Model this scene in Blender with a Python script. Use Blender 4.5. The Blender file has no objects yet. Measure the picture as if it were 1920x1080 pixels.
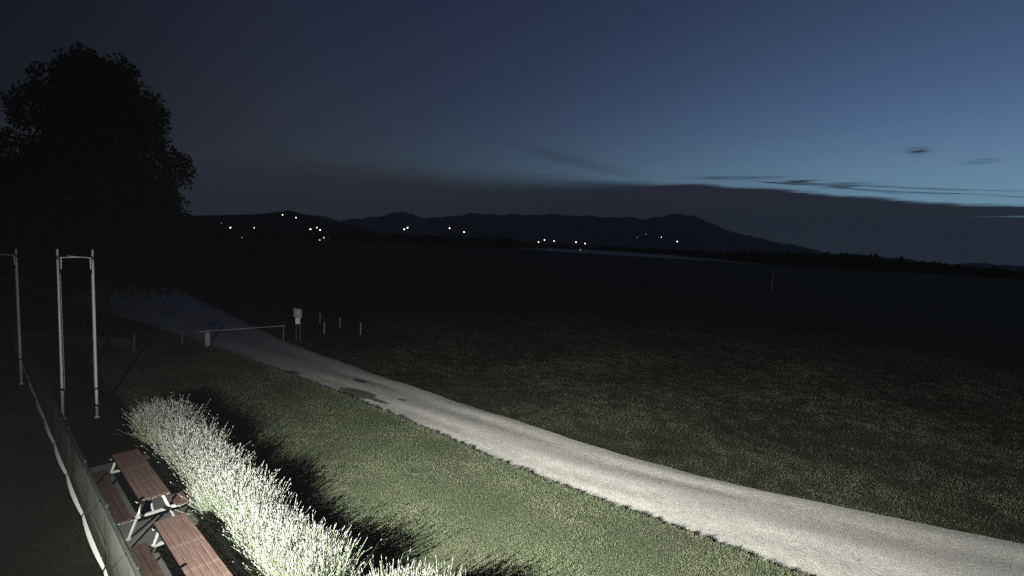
import bpy, math, random
import numpy as np
from mathutils import Vector, Matrix

S = bpy.context.scene
R = math.radians
rng = np.random.default_rng(7)
random.seed(7)

# ------------------------------------------------------------------ camera
CAM_H = 6.0
cam = bpy.data.cameras.new('camera')
cam.sensor_fit = 'HORIZONTAL'; cam.sensor_width = 36.0
cam.lens = 36.0 * 900.0 / 1920.0
cam.clip_start = 0.05; cam.clip_end = 90000.0
cam_o = bpy.data.objects.new('camera', cam)
S.collection.objects.link(cam_o)
cam_o.matrix_world = (Matrix.Translation((0, 0, CAM_H)) @ Matrix.Rotation(R(90 - 5.1), 4, 'X')
                      @ Matrix.Rotation(R(2.85), 4, 'Z'))
S.camera = cam_o

# ------------------------------------------------------------------ view
S.render.engine = 'CYCLES'
S.view_settings.view_transform = 'Standard'
S.view_settings.look = 'None'
S.view_settings.gamma = 1.0
S.view_settings.exposure = 0.0
S.view_settings.use_curve_mapping = False
S.cycles.use_denoising = False
S.cycles.max_bounces = 4
S.cycles.diffuse_bounces = 1
S.cycles.glossy_bounces = 1
S.cycles.transparent_max_bounces = 8
S.cycles.volume_bounces = 0
S.cycles.sample_clamp_indirect = 1.0
S.cycles.sample_clamp_direct = 6.0

# ------------------------------------------------------------------ world: dusk sky
W = bpy.data.worlds.new('World'); S.world = W; W.use_nodes = True
nt = W.node_tree
for n in list(nt.nodes): nt.nodes.remove(n)
class G:
    """tiny node-expression helper"""
    def __init__(s, tree): s.t = tree
    def node(s, kind, **kw):
        n = s.t.nodes.new(kind)
        for k, v in kw.items(): setattr(n, k, v)
        return n
    def put(s, sock, v):
        if isinstance(v, bpy.types.NodeSocket): s.t.links.new(v, sock)
        else: sock.default_value = v
    def m(s, op, *a, clamp=False):
        n = s.node('ShaderNodeMath', operation=op, use_clamp=clamp)
        for i, v in enumerate(a): s.put(n.inputs[i], v)
        return n.outputs[0]
    def v(s, op, *a, out=0):
        n = s.node('ShaderNodeVectorMath', operation=op)
        for i, x in enumerate(a):
            if op == 'SCALE' and i == 1: s.put(n.inputs['Scale'], x)
            else: s.put(n.inputs[i], x)
        return n.outputs['Value'] if out == 'v' else n.outputs[0]
    def sep(s, v):
        n = s.node('ShaderNodeSeparateXYZ'); s.put(n.inputs[0], v); return n.outputs
    def comb(s, x, y, z):
        n = s.node('ShaderNodeCombineXYZ')
        for i, q in enumerate((x, y, z)): s.put(n.inputs[i], q)
        return n.outputs[0]
    def smooth(s, x, a, b, lo=0.0, hi=1.0):
        n = s.node('ShaderNodeMapRange', interpolation_type='SMOOTHSTEP')
        s.put(n.inputs[0], x); s.put(n.inputs[1], a); s.put(n.inputs[2], b)
        n.inputs[3].default_value = lo; n.inputs[4].default_value = hi
        return n.outputs[0]
    def noise(s, vec, scale, detail=3.0, rough=0.55):
        n = s.node('ShaderNodeTexNoise')
        if vec is not None: s.put(n.inputs['Vector'], vec)
        n.inputs['Scale'].default_value = scale
        n.inputs['Detail'].default_value = detail
        n.inputs['Roughness'].default_value = rough
        return n.outputs[0]
    def mix(s, f, a, b, mode='MIX'):
        n = s.node('ShaderNodeMix', data_type='RGBA', blend_type=mode)
        s.put(n.inputs[0], f); s.put(n.inputs[6], a); s.put(n.inputs[7], b)
        return n.outputs[2]
    def ramp(s, x, stops):
        n = s.node('ShaderNodeValToRGB'); s.put(n.inputs[0], x)
        e = n.color_ramp.elements
        while len(e) < len(stops): e.new(0.5)
        for i, (p, c) in enumerate(stops):
            e[i].position = p; e[i].color = (c[0], c[1], c[2], 1)
        return n.outputs[0]

def c4(r, g, b): return (r, g, b, 1.0)
def build_world():
    g = G(nt)
    D = g.v('NORMALIZE', g.node('ShaderNodeTexCoord').outputs['Generated'])
    x, y, z = g.sep(D)
    zc = g.m('MAXIMUM', z, 0.0)
    az = g.m('MULTIPLY', g.m('ARCTAN2', x, y), 57.29578)                 # 0 ahead, + to the right
    sx = g.v('DOT_PRODUCT', D, (math.cos(R(52)), -math.sin(R(52)), 0), out='v')
    sy = g.v('DOT_PRODUCT', D, (math.sin(R(52)), math.cos(R(52)), 0), out='v')
    da = g.m('MULTIPLY', g.m('ARCTAN2', sx, sy), 57.29578)               # angle from the sunset azimuth
    base = g.ramp(zc, [(0.0, (.0245, .0255, .031)), (0.12, (.0235, .0260, .036)), (0.30, (.0160, .0195, .038)),
                       (0.45, (.0120, .0155, .038)), (1.0, (.008, .010, .027))])
    ada = g.m('ABSOLUTE', da)
    base = g.mix(g.smooth(ada, 55.0, 90.0), base, g.v('MULTIPLY', base, (.97, .92, .80)))
    base = g.v('SCALE', base, g.smooth(ada, 72.0, 108.0, 1.10, .20))
    ga = g.m('EXPONENT', g.m('DIVIDE', g.m('MULTIPLY', da, da), -2050.0))
    gz = g.m('EXPONENT', g.m('MULTIPLY', zc, -5.7))
    gl = g.m('MULTIPLY', ga, gz)
    hue = g.mix(g.smooth(zc, .05, .30), c4(.355, .71, .95), c4(.265, .53, 1.06))
    glow = g.v('SCALE', hue, gl)
    sky = g.v('ADD', base, glow)
    # warm town glow low on the left
    w1 = g.m('DIVIDE', g.m('SUBTRACT', az, -29.0), 13.0)
    w2 = g.m('DIVIDE', g.m('SUBTRACT', zc, .02), .07)
    wg = g.m('EXPONENT', g.m('MULTIPLY', g.m('ADD', g.m('MULTIPLY', w1, w1), g.m('MULTIPLY', w2, w2)), -1.0))
    sky = g.v('ADD', sky, g.v('SCALE', (.030, .0235, .0135), wg))
    # clouds: a bank all round the horizon, ragged at its top, and long streaks above it
    ax = g.m('MULTIPLY', az, 0.0174533)
    cv = g.comb(g.m('MULTIPLY', ax, 3.0), g.m('MULTIPLY', z, 40.0), 0.0)
    n1 = g.noise(cv, 2.2, 5.0, .6)
    n2 = g.noise(g.comb(ax, 3.7, 0.0), 2.4, 2.0, .5)
    tilt = g.m('MULTIPLY', g.smooth(az, 17.0, 50.0), -.046)
    edge = g.m('ADD', g.m('ADD', .134, tilt), g.m('ADD', g.m('MULTIPLY', g.m('SUBTRACT', n1, .5), .022),
                                             g.m('MULTIPLY', g.m('SUBTRACT', n2, .5), .014)))
    soft = g.smooth(az, -5.0, 22.0, .030, .0035)
    dz = g.m('SUBTRACT', edge, z)
    bank = g.smooth(g.m('DIVIDE', dz, soft), -1.0, 1.0)
    st = g.noise(g.comb(g.m('MULTIPLY', ax, 5.0), g.m('MULTIPLY', g.m('ADD', z, g.m('MULTIPLY', ax, .075)), 150.0), 1.7), .9, 4.0, .62)
    band = g.m('MULTIPLY', g.smooth(g.m('SUBTRACT', z, edge), -.01, .006), g.smooth(g.m('SUBTRACT', z, edge), .030, .010))
    streak = g.m('MULTIPLY', g.smooth(st, .53, .62), band)
    streak = g.m('MULTIPLY', streak, g.smooth(az, 4.0, 22.0, .25, .9))
    # faint diagonal smear and two small dark puffs
    dg = g.m('SUBTRACT', z, g.m('ADD', .186, g.m('MULTIPLY', g.m('SUBTRACT', az, 3.0), -.0036)))
    sm = g.m('MULTIPLY', g.m('EXPONENT', g.m('MULTIPLY', g.m('MULTIPLY', dg, dg), -9000.0)),
             g.m('MULTIPLY', g.smooth(az, -4.0, 4.0), g.smooth(az, 16.0, 10.0)))
    sm = g.m('MULTIPLY', sm, g.m('MULTIPLY', n1, .55))
    def puff(a0, z0, wa, wz, k):
        u = g.m('DIVIDE', g.m('SUBTRACT', az, a0), wa); w = g.m('DIVIDE', g.m('SUBTRACT', z, z0), wz)
        e = g.m('EXPONENT', g.m('MULTIPLY', g.m('ADD', g.m('MULTIPLY', u, u), g.m('MULTIPLY', w, w)), -1.0))
        e = g.m('MULTIPLY', e, g.smooth(g.noise(cv, 5.0, 4.0), .30, .62))
        return g.m('MULTIPLY', e, k)
    m = g.m('MAXIMUM', bank, streak)
    for p in ((39.0, .177, .75, .0045, 1.0), (43.3, .156, .95, .0028, .8), (30.0, .1355, 1.7, .003, 1.1), (33.8, .128, 2.0, .004, 1.1),
              (24.2, .144, 4.0, .0032, 1.0)):
        m = g.m('MAXIMUM', m, puff(*p))
    m = g.m('MAXIMUM', m, sm, clamp=True)
    gaps = g.noise(g.comb(g.m('MULTIPLY', ax, 6.0), g.m('MULTIPLY', z, 220.0), 9.0), .8, 3.0, .6)
    hole = g.m('MULTIPLY', g.smooth(gaps, .60, .68), g.m('MULTIPLY', g.smooth(az, 38.0, 46.0), g.smooth(dz, .022, .008)))
    m = g.m('SUBTRACT', m, g.m('MULTIPLY', hole, .8), clamp=True)
    ccol = g.mix(g.smooth(az, -20.0, 14.0), c4(.0270, .0300, .0385), c4(.0160, .0180, .0270))
    sky = g.mix(g.m('MULTIPLY', m, .97), sky, ccol)
    bg = g.node('ShaderNodeBackground'); g.put(bg.inputs[0], sky); bg.inputs[1].default_value = 1.0
    o = g.node('ShaderNodeOutputWorld'); nt.links.new(bg.outputs[0], o.inputs[0])
build_world()

# ------------------------------------------------------------------ floodlight on the building below and left of the camera
fl = bpy.data.lights.new('floodlight', 'POINT')
fl.energy = 65000.0; fl.color = (1.0, .99, .94)
fl.shadow_soft_size = 0.03
fl_o = bpy.data.objects.new('floodlight', fl); S.collection.objects.link(fl_o)
fl_o.location = (-5.80, 3.0, 3.3)
FL_AZ, FL_EL = 71.0, 5.0
def photometry():
    """the lamp's own beam: a broad lobe towards the road, narrow above and below (as an IES file would give)"""
    fl.use_nodes = True; t = fl.node_tree; g = G(t)
    em = [n for n in t.nodes if n.type == 'EMISSION'][0]
    D = g.v('NORMALIZE', g.node('ShaderNodeTexCoord').outputs['Normal'])
    a = (math.sin(R(FL_AZ)) * math.cos(R(FL_EL)), math.cos(R(FL_AZ)) * math.cos(R(FL_EL)), math.sin(R(FL_EL)))
    dot = g.v('DOT_PRODUCT', D, a, out='v')
    lobe = g.m('POWER', g.m('MAXIMUM', g.m('DIVIDE', g.m('ADD', dot, .75), 1.75), 0.0), 2.8)
    vert = g.smooth(g.sep(D)[2], -.74, -.25)
    g.put(em.inputs['Strength'], g.m('MULTIPLY', lobe, vert))
photometry()

# ------------------------------------------------------------------ helpers
COL = S.collection
def tag(o, label=None, cat=None, group=None, kind=None):
    if label: o['label'] = label
    if cat: o['category'] = cat
    if group: o['group'] = group
    if kind: o['kind'] = kind
    return o
def empty(name, loc=(0, 0, 0), rz=0.0):
    o = bpy.data.objects.new(name, None); COL.objects.link(o)
    o.location = loc; o.rotation_euler = (0, 0, rz); o.empty_display_size = .2
    return o
def link(name, me, mat=None, parent=None, loc=None, rot=None):
    o = bpy.data.objects.new(name, me); COL.objects.link(o)
    if mat is not None and not me.materials: me.materials.append(mat)
    if parent is not None: o.parent = parent
    if loc is not None: o.location = loc
    if rot is not None: o.rotation_euler = rot
    return o
def mesh_np(name, V, F, smooth=False):
    """V (n,3) floats, F (m,3) or (m,4) ints"""
    V = np.asarray(V, np.float32); F = np.asarray(F, np.int32)
    me = bpy.data.meshes.new(name)
    me.vertices.add(len(V)); me.vertices.foreach_set('co', V.ravel())
    k = F.shape[1]
    me.loops.add(F.size); me.loops.foreach_set('vertex_index', F.ravel())
    me.polygons.add(len(F)); me.polygons.foreach_set('loop_start', np.arange(0, F.size, k, dtype=np.int32))
    if smooth: me.polygons.foreach_set('use_smooth', np.ones(len(F), bool))
    me.update(calc_edges=True)
    return me
def tint(me, T):
    a = me.attributes.new('tint', 'FLOAT', 'POINT'); a.data.foreach_set('value', np.asarray(T, np.float32))
class MB:
    """collects boxes, tubes, prisms; build() links them as ONE mesh object"""
    def __init__(s): s.v = []; s.f = []
    def add(s, V, F):
        b = len(s.v); s.v += [tuple(p) for p in V]; s.f += [tuple(i + b for i in f) for f in F]; return s
    def box(s, c, d, M=None, bev=0.0):
        x, y, z = [q / 2 for q in d]
        if bev <= 0:
            V = [(sx * x, sy * y, sz * z) for sz in (-1, 1) for sy in (-1, 1) for sx in (-1, 1)]
            F = [(0, 2, 3, 1), (4, 5, 7, 6), (0, 1, 5, 4), (2, 6, 7, 3), (0, 4, 6, 2), (1, 3, 7, 5)]
        else:  # bevelled along the long vertical edges of the top: two stacked rings
            V = []
            for (k, zz) in ((bev, -z), (0, -z + bev), (0, z - bev), (bev, z)):
                V += [(-x + k, -y + k, zz), (x - k, -y + k, zz), (x - k, y - k, zz), (-x + k, y - k, zz)]
            F = [(3, 2, 1, 0), (12, 13, 14, 15)]
            for r in range(3):
                for i in range(4):
                    j = (i + 1) % 4; F.append((r * 4 + i, r * 4 + j, r * 4 + 4 + j, r * 4 + 4 + i))
        V = [Vector(p) for p in V]
        if M is not None: V = [M @ p for p in V]
        return s.add([p + Vector(c) for p in V], F)
    def tube(s, a, b, r0, r1=None, n=8, cap=True):
        r1 = r0 if r1 is None else r1
        a = Vector(a); b = Vector(b); q = (b - a).to_track_quat('Z', 'Y')
        V = []
        for p, r in ((a, r0), (b, r1)):
            V += [p + q @ Vector((r * math.cos(2 * math.pi * i / n), r * math.sin(2 * math.pi * i / n), 0)) for i in range(n)]
        F = [(i, (i + 1) % n, n + (i + 1) % n, n + i) for i in range(n)]
        if cap: F += [tuple(range(n - 1, -1, -1)), tuple(range(n, 2 * n))]
        return s.add(V, F)
    def lathe(s, prof, c=(0, 0, 0), n=12):
        V = []; c = Vector(c)
        for r, z in prof:
            V += [c + Vector((r * math.cos(2 * math.pi * i / n), r * math.sin(2 * math.pi * i / n), z)) for i in range(n)]
        F = []
        for k in range(len(prof) - 1):
            F += [(k * n + i, k * n + (i + 1) % n, (k + 1) * n + (i + 1) % n, (k + 1) * n + i) for i in range(n)]
        F += [tuple(range(n - 1, -1, -1)), tuple((len(prof) - 1) * n + i for i in range(n))]
        return s.add(V, F)
    def mesh(s, name, smooth=False):
        me = bpy.data.meshes.new(name); me.from_pydata([tuple(p) for p in s.v], [], s.f)
        if smooth:
            for p in me.polygons: p.use_smooth = True
        me.update(); return me
    def build(s, name, mat, parent=None, smooth=False):
        return link(name, s.mesh(name, smooth), mat, parent)

DX, DY = -.752, .659                       # direction in which fence, tables, hedge and road run away
NX, NY = .659, .752                        # across it, from the fence towards the road
def ND(n, d, z=0.0): return Vector((n * NX + d * DX, n * NY + d * DY, z))
AX = math.atan2(DY, DX)                    # rotation that lays local +X along the run
def nd(x, y): return x * NX + y * NY, x * DX + y * DY

# ------------------------------------------------------------------ materials
def mat(name, build):
    m = bpy.data.materials.new(name); m.use_nodes = True
    t = m.node_tree
    for n in list(t.nodes): t.nodes.remove(n)
    g = G(t); out = g.node('ShaderNodeOutputMaterial')
    sh, disp = build(g), None
    t.links.new(sh, out.inputs[0])
    return m
def pbsdf(g, col, rough=.85, spec=.2, bump=None, bdist=.01, bstr=.5, metal=0.0):
    p = g.node('ShaderNodeBsdfPrincipled')
    g.put(p.inputs['Base Color'], col); g.put(p.inputs['Roughness'], rough)
    p.inputs['Specular IOR Level'].default_value = spec; p.inputs['Metallic'].default_value = metal
    if bump is not None:
        b = g.node('ShaderNodeBump'); g.put(b.inputs['Height'], bump)
        b.inputs['Distance'].default_value = bdist; b.inputs['Strength'].default_value = bstr
        g.t.links.new(b.outputs[0], p.inputs['Normal'])
    return p.outputs[0]
def obj_co(g): return g.node('ShaderNodeTexCoord').outputs['Object']
def attr(g, name): return g.node('ShaderNodeAttribute', attribute_name=name).outputs['Fac']
def two_tone(name, a, b, scale, rough=.85, spec=.2, bdist=.004, stretch=None):
    def f(g):
        co = obj_co(g)
        if stretch: co = g.v('MULTIPLY', co, stretch)
        n = g.noise(co, scale, 5.0, .62)
        return pbsdf(g, g.mix(g.smooth(n, .32, .68), c4(*a), c4(*b)), rough, spec, n, bdist)
    return mat(name, f)
def blade_mat(name, dark, light, dry, trans=.25):
    def f(g):
        t = attr(g, 'tint')
        co = g.node('ShaderNodeNewGeometry').outputs['Position']
        p = g.noise(co, .55, 3.0); p2 = g.noise(co, 3.0, 2.0)
        c = g.mix(t, c4(*dark), c4(*light))
        c = g.mix(g.m('MULTIPLY', g.smooth(p, .45, .7), g.smooth(p2, .4, .65)), c, c4(*dry))
        a = pbsdf(g, c, .8, .12)
        tr = g.node('ShaderNodeBsdfTranslucent'); g.put(tr.inputs[0], c)
        mx = g.node('ShaderNodeMixShader'); mx.inputs[0].default_value = trans
        g.t.links.new(a, mx.inputs[1]); g.t.links.new(tr.outputs[0], mx.inputs[2])
        return mx.outputs[0]
    return mat(name, f)

M = {}
def soil(g):
    co = obj_co(g)
    n = g.noise(co, .35, 4.0); k = g.noise(co, 9.0, 5.0, .7)
    c = g.mix(g.smooth(n, .35, .65), c4(.016, .018, .010), c4(.028, .028, .016))
    c = g.mix(g.smooth(k, .35, .7), c, c4(.009, .010, .006))
    return pbsdf(g, c, .95, .05, k, .03)
M['field'] = mat('field_soil', soil)
def turf(g):
    co = obj_co(g)
    n = g.noise(co, .8, 4.0); k = g.noise(co, 22.0, 6.0, .75); k2 = g.noise(co, 4.0, 4.0, .6)
    c = g.mix(g.smooth(n, .35, .65), c4(.070, .090, .048), c4(.098, .108, .064))
    c = g.mix(g.smooth(k2, .45, .7, 0.0, .6), c, c4(.088, .080, .054))
    c = g.mix(g.smooth(k, .38, .66, .85, 0.0), c, c4(.016, .019, .011))
    return pbsdf(g, c, .95, .05, k, .03)
M['lawn'] = mat('lawn_turf', turf)
M['far'] = two_tone('wooded_hill', (.028, .033, .027), (.045, .050, .042), .02, .95, .02, .5)
M['grass'] = blade_mat('grass_blade', (.056, .072, .042), (.150, .178, .104), (.180, .170, .114))
M['fgrass'] = blade_mat('field_grass', (.030, .035, .023), (.082, .088, .060), (.092, .087, .062))
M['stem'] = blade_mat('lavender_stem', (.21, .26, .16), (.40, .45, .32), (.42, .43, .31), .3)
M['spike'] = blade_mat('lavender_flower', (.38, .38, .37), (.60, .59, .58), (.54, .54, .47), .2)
M['leaf'] = blade_mat('tree_leaf', (.010, .017, .008), (.028, .040, .018), (.022, .028, .014), .25)
M['bark'] = two_tone('bark', (.035, .028, .020), (.07, .06, .048), 6.0, .9, .1, .02)
def path_f(g):
    co = obj_co(g)
    n = g.noise(co, 1.3, 4.0); k = g.noise(co, 60.0, 4.0, .7); w = g.noise(co, 7.0, 4.0)
    c = g.mix(g.smooth(n, .3, .7), c4(.150, .155, .140), c4(.205, .205, .185))
    c = g.mix(g.m('MULTIPLY', g.smooth(w, .5, .75), .45), c, c4(.09, .10, .08))
    c = g.mix(g.m('MULTIPLY', g.smooth(k, .45, .75), .35), c, c4(.10, .10, .09))
    return pbsdf(g, c, .85, .25, k, .003)
M['path'] = mat('path_concrete', path_f)
def road_f(g):
    uv = g.node('ShaderNodeTexCoord').outputs['UV']
    co = g.node('ShaderNodeNewGeometry').outputs['Position']
    u, v, _ = g.sep(uv)
    wob = g.m('MULTIPLY', g.m('SUBTRACT', g.noise(g.comb(0.0, v, 0.0), .25, 2.0), .5), .10)
    t = g.m('ADD', u, wob)
    bands = g.ramp(t, [(0.0, (.30, .29, .24)), (.07, (.46, .445, .395)), (.30, (.48, .465, .415)), (.44, (.285, .28, .255)),
                       (.56, (.30, .29, .26)), (.68, (.43, .415, .37)), (.84, (.40, .39, .345)), (.94, (.30, .29, .25)), (1.0, (.27, .26, .21))])
    sv = g.comb(g.m('MULTIPLY', u, 3.0), g.m('MULTIPLY', v, .22), 0.0)
    ns = g.noise(sv, 2.0, 5.0, .6); big = g.noise(co, .35, 3.0); k = g.noise(co, 45.0, 5.0, .75); k2 = g.noise(co, 6.0, 4.0, .65)
    mid = g.noise(co, 2.2, 5.0, .7)
    c = g.mix(g.smooth(ns, .35, .72, 0.0, .55), bands, c4(.31, .305, .28))
    c = g.mix(g.smooth(big, .40, .70, 0.0, .40), c, c4(.25, .25, .235))
    c = g.mix(g.smooth(mid, .40, .68, .0, .38), c, c4(.24, .235, .215))
    c = g.mix(g.m('MULTIPLY', g.smooth(k2, .50, .72), .5), c, c4(.20, .195, .17))
    peb = g.noise(co, 18.0, 6.0, .8)
    c = g.mix(g.smooth(peb, .42, .62, .45, 0.0), c, c4(.15, .15, .14))
    c = g.mix(g.m('MULTIPLY', g.smooth(k, .5, .8), .45), c, c4(.17, .165, .15))
    # dark patches in the road colour, ellipses with noisy outlines
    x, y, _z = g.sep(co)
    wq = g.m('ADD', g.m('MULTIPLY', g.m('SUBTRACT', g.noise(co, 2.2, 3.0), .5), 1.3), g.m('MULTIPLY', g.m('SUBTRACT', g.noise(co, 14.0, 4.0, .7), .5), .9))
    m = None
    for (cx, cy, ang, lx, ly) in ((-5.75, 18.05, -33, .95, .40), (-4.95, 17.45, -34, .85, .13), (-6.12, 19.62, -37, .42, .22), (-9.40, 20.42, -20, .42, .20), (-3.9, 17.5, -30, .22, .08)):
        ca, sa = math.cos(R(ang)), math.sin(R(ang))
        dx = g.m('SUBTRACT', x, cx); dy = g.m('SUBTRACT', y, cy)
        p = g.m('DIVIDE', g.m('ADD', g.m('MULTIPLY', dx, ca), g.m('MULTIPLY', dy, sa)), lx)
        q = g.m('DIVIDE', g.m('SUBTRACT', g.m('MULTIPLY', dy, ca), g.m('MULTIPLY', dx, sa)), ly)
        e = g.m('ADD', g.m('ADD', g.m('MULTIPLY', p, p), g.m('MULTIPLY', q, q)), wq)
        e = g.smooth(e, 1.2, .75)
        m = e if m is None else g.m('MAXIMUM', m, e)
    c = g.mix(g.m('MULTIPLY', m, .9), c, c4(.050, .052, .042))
    return pbsdf(g, c, .9, .15, g.m('ADD', k, g.m('MULTIPLY', peb, 1.5)), .012)
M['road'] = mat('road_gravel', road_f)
def plank_f(g):
    co = obj_co(g)
    rid = g.node('ShaderNodeObjectInfo').outputs['Random']
    sv = g.v('ADD', g.v('MULTIPLY', co, (1.2, 26.0, 26.0)), g.comb(g.m('MULTIPLY', rid, 40.0), 0.0, 0.0))
    n = g.noise(sv, 1.6, 5.0, .65); w = g.noise(co, 5.0, 4.0)
    c = g.mix(g.smooth(n, .3, .7), c4(.054, .034, .027), c4(.098, .066, .053))
    c = g.mix(g.m('MULTIPLY', g.smooth(w, .5, .75), .6), c, c4(.150, .105, .088))
    c = g.mix(g.m('MULTIPLY', rid, .45), c, c4(.055, .033, .027))
    return pbsdf(g, c, .6, .3, n, .002)
M['plank'] = mat('stained_plank', plank_f)
M['white_paint'] = two_tone('white_painted_steel', (.46, .46, .43), (.62, .62, .59), 9.0, .5, .4, .001)
M['pole'] = two_tone('white_pole_paint', (.60, .60, .58), (.74, .74, .72), 3.0, .45, .4, .001)
M['dark_steel'] = two_tone('dark_green_steel', (.010, .014, .011), (.022, .027, .022), 12.0, .5, .3, .001)
M['cap'] = two_tone('dark_plastic', (.02, .02, .02), (.05, .05, .05), 12.0, .5, .3, .001)
def fabric_f(g):
    co = obj_co(g)
    wv = g.noise(g.v('MULTIPLY', co, (90.0, 1.0, 9.0)), 1.0, 3.0, .6)
    fold = g.noise(g.v('MULTIPLY', co, (2.3, 1.0, .25)), 1.0, 3.0)
    weave = g.noise(co, 140.0, 2.0)
    c = g.mix(g.smooth(wv, .3, .7), c4(.085, .095, .072), c4(.140, .150, .118))
    c = g.mix(g.m('MULTIPLY', g.smooth(fold, .45, .7), .5), c, c4(.06, .075, .055))
    c = g.mix(g.m('MULTIPLY', g.smooth(weave, .5, .7), .5), c, c4(.03, .035, .03))
    a = pbsdf(g, c, .85, .15, wv, .003)
    tr = g.node('ShaderNodeBsdfTranslucent'); g.put(tr.inputs[0], c)
    m1 = g.node('ShaderNodeMixShader'); m1.inputs[0].default_value = .35
    g.t.links.new(a, m1.inputs[1]); g.t.links.new(tr.outputs[0], m1.inputs[2])
    tp = g.node('ShaderNodeBsdfTransparent')
    m2 = g.node('ShaderNodeMixShader'); m2.inputs[0].default_value = .50          # open weave of the shade net
    g.t.links.new(m1.outputs[0], m2.inputs[1]); g.t.links.new(tp.outputs[0], m2.inputs[2])
    return m2.outputs[0]
M['fabric'] = mat('shade_net', fabric_f)
M['hem'] = two_tone('pale_hem', (.70, .71, .66), (.80, .80, .75), 14.0, .8, .2, .003)
M['timber'] = two_tone('weathered_timber', (.10, .085, .065), (.19, .165, .13), 7.0, .85, .15, .01, (1, 1, .2))
M['board'] = two_tone('dull_board', (.05, .044, .034), (.085, .075, .058), 8.0, .85, .15, .006, (.2, 1, 1))
M['red'] = two_tone('faded_red', (.16, .012, .012), (.22, .02, .02), 10.0, .7, .2, .002)
M['cream'] = two_tone('cream_paint', (.24, .22, .17), (.34, .31, .24), 8.0, .6, .3, .002)
M['barpaint'] = two_tone('bar_paint', (.22, .22, .20), (.32, .32, .30), 6.0, .5, .3, .001)
M['signgrey'] = two_tone('grey_sign_face', (.22, .22, .21), (.30, .30, .29), 14.0, .6, .3, .002)
M['signlight'] = two_tone('light_sign_face', (.66, .66, .63), (.78, .78, .75), 6.0, .6, .3, .001)
M['plaster'] = two_tone('house_plaster', (.30, .28, .25), (.42, .40, .36), .8, .9, .1, .01)
M['tiles'] = two_tone('roof_tiles', (.07, .035, .025), (.12, .06, .045), 2.0, .85, .15, .02)
M['lid'] = two_tone('cast_cover', (.022, .026, .018), (.055, .060, .040), 14.0, .9, .1, .004)
def emit(name, col, s):
    def f(g):
        e = g.node('ShaderNodeEmission'); e.inputs[0].default_value = c4(*col); e.inputs[1].default_value = s
        return e.outputs[0]
    return mat(name, f)
M['lamp_white'] = emit('lamp_glow_white', (1.0, .95, .86), 14.0)
M['lamp_warm'] = emit('lamp_glow_warm', (1.0, .70, .42), 12.0)
M['lamp_dim'] = emit('lamp_glow_dim', (1.0, .86, .70), 6.0)
M['lamp_faint'] = emit('lamp_glow_faint', (1.0, .90, .78), .5)
M['window_lit'] = emit('lit_window', (1.0, .80, .52), 1.6)
M['glass'] = two_tone('dark_pane', (.01, .012, .015), (.015, .017, .02), 3.0, .12, .5, .0)

# ------------------------------------------------------------------ terrain
SKY_AZ = np.array([-75, -52, -44, -36, -32, -28.2, -25.7, -23.3, -19.8, -16.4, -13.1, -10.4, -5.5, -.4, 8.3, 14.4, 16.5, 18.4, 20, 21.8, 25.6, 29, 34, 40, 48, 60, 75.])
SKY_PX = np.array([8, 12, 14, 15, 17, 24, 30, 33, 28, 38, 48, 41, 52, 56, 60, 57, 63, 69, 66, 53, 37, 25, 14, 8, 6, 6, 5.])
_ph = rng.uniform(0, 6.28, 40)
def wav(a, seed, f0, octv=5):
    r = 0.0
    for k in range(octv): r = r + np.sin(a * f0 * (1.9 ** k) + _ph[(seed * 7 + k * 3) % 40]) / (1.55 ** k)
    return r
def sstep(x, a, b):
    t = np.clip((x - a) / (b - a), 0, 1); return t * t * (3 - 2 * t)
def terrain(r, az):
    """height of the land at distance r and azimuth az (degrees, 0 ahead)"""
    r = np.asarray(r, float); az = np.asarray(az, float)
    front = 1 - sstep(np.abs(az), 62, 85)
    side = 1 - sstep(az, 14, 30)
    z = sstep(r, 420, 2400) * 26 * side
    prof = np.interp(az, SKY_AZ, SKY_PX) + wav(az, 1, .75, 6) * 1.6
    ridge = prof / 900 * 16000
    q = (r - 16000) / 3800
    z = z + np.maximum(ridge - 20, 0) * np.exp(-q * q) * (1 + .10 * wav(az + r * .004, 2, .8, 3) * np.clip(np.abs(q), 0, 1))
    q2 = (r - 1700) / 420
    left = np.interp(az, [-60, -45, -34, -28, -25, -21, -17, -14, -10], [18, 22, 26, 44, 62, 38, 20, 8, 0])
    z = z + left * np.exp(-q2 * q2)
    return z * front
def polar_mesh(name, radii, azs):
    rr, aa = np.meshgrid(radii, azs, indexing='ij')
    zz = terrain(rr, aa)
    V = np.stack([rr * np.sin(np.radians(aa)), rr * np.cos(np.radians(aa)), zz], -1).reshape(-1, 3)
    nr, na = rr.shape
    i, j = np.meshgrid(np.arange(nr - 1), np.arange(na - 1), indexing='ij')
    a = (i * na + j).ravel()
    return mesh_np(name, V, np.stack([a, a + 1, a + na + 1, a + na], -1)[:, ::-1], True)
azs_all = np.concatenate([np.arange(-180, -80, 5.), np.arange(-80, 80, .5), np.arange(80, 181, 5.)])
tag(link('ground', polar_mesh('ground', np.array([.01, 5, 15, 40, 90, 180, 300, 420, 500, 600, 700, 800, 900, 1000.]), azs_all), M['field']), kind='structure')
tag(link('hills', polar_mesh('hills', np.geomspace(1000, 25000, 110), azs_all), M['far']), kind='structure')

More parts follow.
